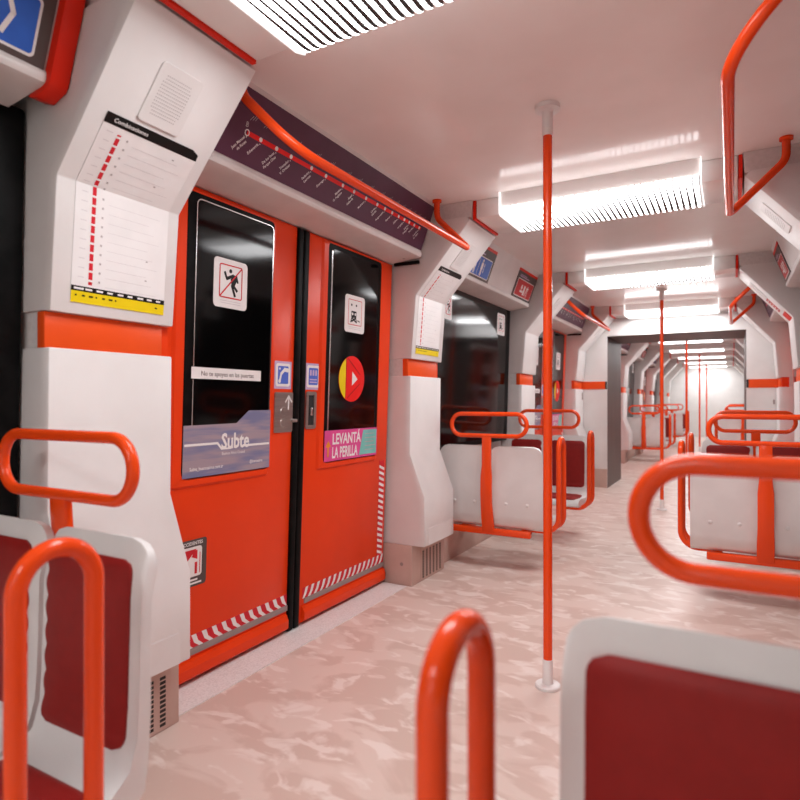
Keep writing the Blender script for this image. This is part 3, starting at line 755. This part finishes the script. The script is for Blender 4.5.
def make_door_right(label):
    t = thing('sliding_door_leaf', label, 'door', rot=(0, TILT, 0), group='red sliding door leaves')
    leaf_base(t, .042, .836, (.195, .70, .775, 1.872), (.145, .712, .738, 1.880))
    flat('pane', t, DM, M['glass'], [rrect(.225, .785, .665, 1.845, .02)], .0125, .003)
    flat('silver_trim', t, DM, M['chrome'], [rrect(.217, .79, .227, 1.835)], .0128, .003)
    mp = lambda a, b_, h: (.0125 + h, a, b_)
    sticker_door(t, mp, .342, .528, 1.445, 1.64, 'car')
    ci = flat('round_sticker', t, mp, M['route'], [disc(.425, 1.2, .121, 40)], .0016, .0015)
    yl = [p for p in disc(.425, 1.2, .1205, 60) if p[0] < .372]
    flat('yellow_segment', ci, mp, M['yellow'], [sorted(yl, key=lambda p: p[1])], .0022)
    flat('arrow', ci, mp, M['white'], [[(.425, 1.165), (.478, 1.20), (.425, 1.24)]], .0024)
    flat('crease', ci, mp, M['ink'], [stroke((.385, 1.305), (.50, 1.225), .0025), stroke((.50, 1.175), (.385, 1.10), .0025), stroke((.37, 1.10), (.37, 1.31), .002)], .0023)
    lv = flat('lift_knob_sticker', t, mp, M['pink'], [rrect(.198, .778, .697, .934)], .0016, .002)
    flat('lettering', lv, mp, M['white'], [text('LEVANTÁ', .262, .863, .055, 'L', .80, .026), text('LA PERILLA', .262, .793, .056, 'L', .61, .026)], .0024)
    flat('arrow', lv, mp, M['orange'], [rrect(.222, .80, .234, .86), [(.205, .85), (.252, .85), (.2285, .883)]], .0024)
    flat('teal_field', lv, mp, M['teal'], [[(.515, .79), (.69, .79), (.69, .925), (.55, .925)]], .0022)
    flat('teal_lettering', lv, mp, M['greyink'], [rrect(.57, .90 - k * .022, .66 + .02 * (k % 2), .905 - k * .022) for k in range(5)], .0026)
    lp = lambda a, b_, h: (h, a, b_)
    ph = flat('information_sticker', t, lp, M['lilac'], [rrect(.047, 1.137, .166, 1.264, .004)], .0014, .001)
    flat('white_field', ph, lp, M['white'], [rrect(.056, 1.148, .157, 1.254, .012)], .002)
    flat('blue_field', ph, lp, M['phone'], [rrect(.07, 1.160, .143, 1.242, .006)], .0024)
    flat('pictogram', ph, lp, M['lilac'], [rrect(.078 + k * .021, 1.205, .092 + k * .021, 1.232) for k in range(3)] + [rrect(.078, 1.17, .135, 1.176), rrect(.078, 1.183, .135, 1.189)], .0028)
    # recessed pull handle
    ph2 = flat('pull_handle', t, lp, M['metal'], ring(.052, .948, .132, 1.128, .014, .018), .007, .007)
    flat('recess', ph2, lp, M['void'], [rrect(.068, .965, .116, 1.112, .006)], .0015)
    bm = bmesh.new(); box(bm, .001, .012, .084, .1, 1.012, 1.05); mesh_obj('latch', bm, M['chrome'], ph2, bevel=.003)
    hazard(t, .072, .832, .128, .180, -1, 16)
    flat('hazard_strip', t, lp, M['redink'], [rrect(.757, .18, .813, .735)], .0012, .001)
    hs = t.children[-1]
    flat('white_dash', hs, lp, M['white'], [[(.757, .20 + k * .033), (.813, .180 + k * .033), (.813, .196 + k * .033), (.757, .216 + k * .033)] for k in range(16)], .0018)
    flat('grey_strip', t, lp, M['gstrip'], [rrect(.085, .103, .834, .128)], .006, .007)
    bm = bmesh.new(); prism_y(bm, [(-.002, .094), (.012, .090), (.016, .078), (.022, .068), (.022, .032), (.012, .022), (-.002, .02)], .065, .832); mesh_obj('kick_rail', bm, M['red'], t, smooth=30)
    box_obj('edge_seal', (-.03, .012, .001, .041, .006, 1.883), M['black'], t, bevel=.008, seg=3)
    return t
DX = -1.208
dl = make_door_left('red sliding door leaf with slate blue Subte sticker and lock plate'); dl.location = (DX, DOOR_Y[0] - .002, 0)
dr = make_door_right('red sliding door leaf with pink LEVANTÁ LA PERILLA sticker, near doors'); dr.location = (DX, DOOR_Y[0] - .002, 0)
dup(dl, (DX, DOOR_Y[1], 0), 0, 'red leaf of the second doors, mostly hidden by the pillar behind the pole')
dup(dr, (DX, DOOR_Y[1], 0), 0, 'red leaf of the second doors with round sticker, right of the orange pole')
dup(dl, (-DX, DOOR_Y[0] + .03, 0), PI, 'red door leaf across the aisle from the pink stickered leaf')
dup(dr, (-DX, DOOR_Y[0] + .03, 0), PI, 'red door leaf across the aisle from the Subte stickered leaf')
dup(dl, (-DX, DOOR_Y[1] + .03, 0), PI, 'red leaf of the second doors on the right wall, next to the end partition')
dup(dr, (-DX, DOOR_Y[1] + .03, 0), PI, 'red leaf of the second doors on the right wall, next to the red notice pillar')
for k, y in enumerate((10.085, 14.325)):
    for s, sd, rz in ((1, 'left', 0), (-1, 'right', PI)):
        dup(dl, (DX * s, y - .012 * s, 0), rz, 'red leaf of the %s doors past the gangway, %s wall, Subte sticker' % (ORD[k], sd))
        dup(dr, (DX * s, y - .012 * s, 0), rz, 'red leaf of the %s doors past the gangway, %s wall, round sticker' % (ORD[k], sd))
# sills and jambs
for y in (DOOR_Y[0] + .015, DOOR_Y[1] + .015, 10.1, 14.34):
    for s in (-1, 1):
        xs = sorted((s * HW, s * 1.048))
        struct(box_obj('door_sill', (xs[0], xs[1], y - .83, y + .83, -.002, .004), M['sill']), 'pale speckled door sill')

# ------------------------------------------------------------------ seats
FRONT = [(-.014, .795), (.0, .74), (.006, .68), (.008, .60), (.010, .53), (.012, .46), (.016, .40), (.032, .346), (.07, .318), (.14, .310), (.20, .308), (.27, .315), (.33, .319), (.365, .311), (.385, .294), (.39, .275)]
REAR = [(.375, .263), (.30, .261), (.18, .260), (.08, .259), (.03, .264), (-.002, .290), (-.011, .35), (-.017, .45), (-.017, .57), (-.019, .68), (-.029, .76), (-.033, .79)]
def path_at(path, s):
    acc = 0
    for a, c in zip(path, path[1:]):
        l = math.hypot(c[0] - a[0], c[1] - a[1])
        if acc + l >= s or (c == path[-1]):
            f = min(max((s - acc) / l, 0), 1.0); d = ((c[0] - a[0]) / l, (c[1] - a[1]) / l)
            return (a[0] + (c[0] - a[0]) * f, a[1] + (c[1] - a[1]) * f), d
        acc += l
def smooth_path(path, n=60):
    tot = sum(math.hypot(c[0] - a[0], c[1] - a[1]) for a, c in zip(path, path[1:]))
    return tot

def seat_shell(c, hw, m):
    bm = bmesh.new(); poly = FRONT + REAR; r = .055
    cols = [-hw, -hw + .004, -hw + .012, -hw + .026, -hw + .055, 0, hw - .055, hw - .026, hw - .012, hw - .004, hw]
    rows = []
    for w in cols:
        d = hw - abs(w); drop = r - math.sqrt(max(r * r - (r - d) ** 2, 0)) if d < r else 0
        ring_ = []
        for y, z in poly:
            k = min(max((z - .66) / .135, 0), 1)
            e = 0.010 * max(0, 1 - d / .012) ** 2          # soft outer edge
            yy = y; zz = z - drop * k
            ring_.append(bm.verts.new((c + w, m * yy, zz - e * .3 * k)))
        rows.append(ring_)
    n = len(poly)
    for a, b_ in zip(rows, rows[1:]):
        for j in range(n):
            bm.faces.new((a[j], a[(j + 1) % n], b_[(j + 1) % n], b_[j]))
    bm.faces.new(rows[0]); bm.faces.new(rows[-1][::-1])
    return bm

def pad_mesh(c, m, wl, wr, s0, s1, rad, wave_left, wave_right, off=.011):
    """upholstered pad lying on the front path between arc lengths s0..s1; wl/wr = x limits about c"""
    bm = bmesh.new(); nr = 46; nc = 8; tops = []; edge = []
    for i in range(nr + 1):
        f = i / nr; s = s0 + (s1 - s0) * f
        d = min(s - s0, s1 - s); ins = rad - math.sqrt(max(rad * rad - (rad - d) ** 2, 0)) if d < rad else 0
        wv =   .009 * (1 - abs(math.sin(f * PI * 7))) if d > rad * .6 else 0
        x0 = c + wl + ins + (wv if wave_left else 0); x1 = c + wr - ins - (wv if wave_right else 0)
        (y, z), t = path_at(FRONT, s); nx, nz = -t[1], t[0]
        if nx * 1 + nz * .5 < 0: nx, nz = -nx, -nz
        row = []; low = []
        for k in range(nc + 1):
            u = k / nc; x = x0 + (x1 - x0) * u
            e = min(1, min(u, 1 - u) * nc / .9) * min(1, min(f, 1 - f) * nr / 1.6)
            h = off * (.45 + .55 * e)
            row.append(bm.verts.new((x, m * (y + nx * h), z + nz * h)))
            low.append(bm.verts.new((x, m * (y - nx * .003), z - nz * .003)) if (k in (0, nc) or i in (0, nr)) else None)
        tops.append(row); edge.append(low)
    for i in range(nr):
        for k in range(nc):
            bm.faces.new((tops[i][k], tops[i][k + 1], tops[i + 1][k + 1], tops[i + 1][k]))
        for k in (0, nc):
            bm.faces.new((tops[i][k], tops[i + 1][k], edge[i + 1][k], edge[i][k]))
    for i in (0, nr):
        for k in range(nc):
            bm.faces.new((tops[i][k], tops[i][k + 1], edge[i][k + 1], edge[i][k]))
    return bm

def make_seat(label, m):
    t = thing('double_seat', label, 'seat', group='double seats with orange frames')
    for c, inner_right in ((-.941, True), (-.587, False)):
        sh = mesh_obj('seat_shell', seat_shell(c, .168, m), M['seat'], t, smooth=60)
        wl, wr = (-.135, .130) if inner_right else (-.150, .135)
        mesh_obj('back_pad', pad_mesh(c, m, wl, wr,   .045, .428, .028, not inner_right, inner_right), M['pad'], sh, smooth=50)
        mesh_obj('seat_pad', pad_mesh(c, m, wl, wr, .52, .785, .03, False, False), M['pad'], sh, smooth=50)
        for dx in (-.07, .07):
            bm = bmesh.new()
            bmesh.ops.create_uvsphere(bm, u_segments=12, v_segments=8, radius=.011, matrix=Matrix.Translation((c + dx, m * -.016, .425)) @ Matrix.Diagonal((1, .5, 1, 1)))
            mesh_obj('bolt_cap', bm, M['seat'], sh)
    # stem and loop
    sp = [(-.043, .87), (-.045, .825), (-.048, .78), (-.048, .67), (-.052, .60), (-.056, .50), (-.050, .42), (-.034, .33), (-.012, .24)]
    bm = bmesh.new(); rows = []
    for i, (y, z) in enumerate(sp):
        a = sp[max(i - 1, 0)]; c = sp[min(i + 1, len(sp) - 1)]; ty, tz = c[0] - a[0], c[1] - a[1]; l = math.hypot(ty, tz); ny, nz = -tz / l * .011, ty / l * .011
        hw = .030 if i < 4 else (.037 if i < 7 else .040)
        rows.append([bm.verts.new((-.774 + sx * hw, m * (y + q * ny), z + q * nz)) for sx, q in ((-1, -1), (1, -1), (1, 1), (-1, 1))])
    for a, c in zip(rows, rows[1:]):
        for k in range(4): bm.faces.new((a[k], a[(k + 1) % 4], c[(k + 1) % 4], c[k]))
    bm.faces.new(rows[0]); bm.faces.new(rows[-1][::-1])
    mesh_obj('stem', bm, M['tube'], t, bevel=.004, smooth=50)
    zc, hh, hx = .929, .070, .254
    loop = fillet([(-.765 - hx, m * -.043, zc - hh), (-.765 + hx, m * -.043, zc - hh), (-.765 + hx, m * -.043, zc + hh), (-.765 - hx, m * -.043, zc + hh)], hh * .98, 12, True)
    tube_obj('grab_loop', loop, .0140, M['tube'], t, closed=True)
    # aisle-side hoop: inverted U whose legs turn under the seat
    yy = .213; dy = .066
    pts = [(-.56, m * (yy - dy), .243), (-.362, m * (yy - dy), .243), (-.362, m * (yy - dy), .836), (-.362, m * (yy + dy), .836), (-.362, m * (yy + dy), .243), (-.56, m * (yy + dy), .243)]
    tube_obj('side_hoop', fillet(pts, [0, .09, .0655, .0655, .09, 0], 12), .0165, M['tube'], t)
    bm = bmesh.new(); box(bm, -1.22, -.50, min(m * -.015, m * .035), max(m * -.015, m * .035), .218, .258); mesh_obj('base_beam', bm, M['tube'], t, bevel=.006)
    for x0, x1 in ((-.575, -.535), (-.985, -.945)):
        bm = bmesh.new(); box(bm, x0, x1, min(m * .02, m * .33), max(m * .02, m * .33), .222, .2585); mesh_obj('support_rail', bm, M['tube'], t, bevel=.005)
    return t
sP = make_seat('white double seat backs with orange stem, left of the tall pole, facing the gangway', 1); sP.location = (.006, 3.67, 0)
sN = make_seat('maroon padded double seat at the lower left corner, facing the camera', -1); sN.location = (-.012, .806, 0)
dup(sP, (-.010, .808, 0), PI, 'large blurred white seat with maroon pad at the lower right corner')
dup(sN, (0, 5.05, 0), 0, 'maroon padded double seat beyond the white seat backs, left of the second doors')
dup(sN, (-.012, 3.67, 0), PI, 'white double seat backs on the right side, above the big blurred orange loop')
dup(sP, (-.012, 5.05, 0), PI, 'maroon padded double seat on the right, just beyond the white seat backs')
for k, (ya, yb) in enumerate(((11.51, 12.92), (15.75, 17.16))):
    w = 'beyond the gangway'
    dup(sP, (0, ya, 0), 0, 'white seat backs by the left wall, %s seat bay %s' % (ORD[k], w))
    dup(sN, (0, yb, 0), 0, 'maroon padded seats by the left wall, %s seat bay %s' % (ORD[k], w))
    dup(sN, (0, ya, 0), PI, 'white seat backs by the right wall, %s seat bay %s' % (ORD[k], w))
    dup(sP, (0, yb, 0), PI, 'maroon padded seats by the right wall, %s seat bay %s' % (ORD[k], w))

# ------------------------------------------------------------------ world, camera, view
w = bpy.data.worlds.new('tunnel_dark'); scn.world = w; w.use_nodes = True
w.node_tree.nodes['Background'].inputs['Color'].default_value = (.01, .01, .01, 1)
w.node_tree.nodes['Background'].inputs['Strength'].default_value = 1.0
cam = bpy.data.cameras.new('camera'); co = bpy.data.objects.new('camera', cam); COL.objects.link(co)
co.location = (.61, 0, 1.08); co.rotation_euler = (R(90 + .1294), 0, R(29.07))
cam.sensor_width = 36; cam.sensor_fit = 'HORIZONTAL'; cam.lens = 597.28 * 36 / 800; cam.clip_start = .02
cam.dof.use_dof = True; cam.dof.focus_distance = 2.7; cam.dof.aperture_fstop = 2.9
scn.camera = co
scn.view_settings.view_transform = 'Standard'; scn.view_settings.look = 'None'
scn.view_settings.exposure = 0.42; scn.view_settings.gamma = 1.0
scn.view_settings.use_curve_mapping = False
scn.cycles.use_denoising = True
scn.cycles.max_bounces = 10; scn.cycles.diffuse_bounces = 6; scn.cycles.glossy_bounces = 4
scn.cycles.sample_clamp_indirect = 8.0
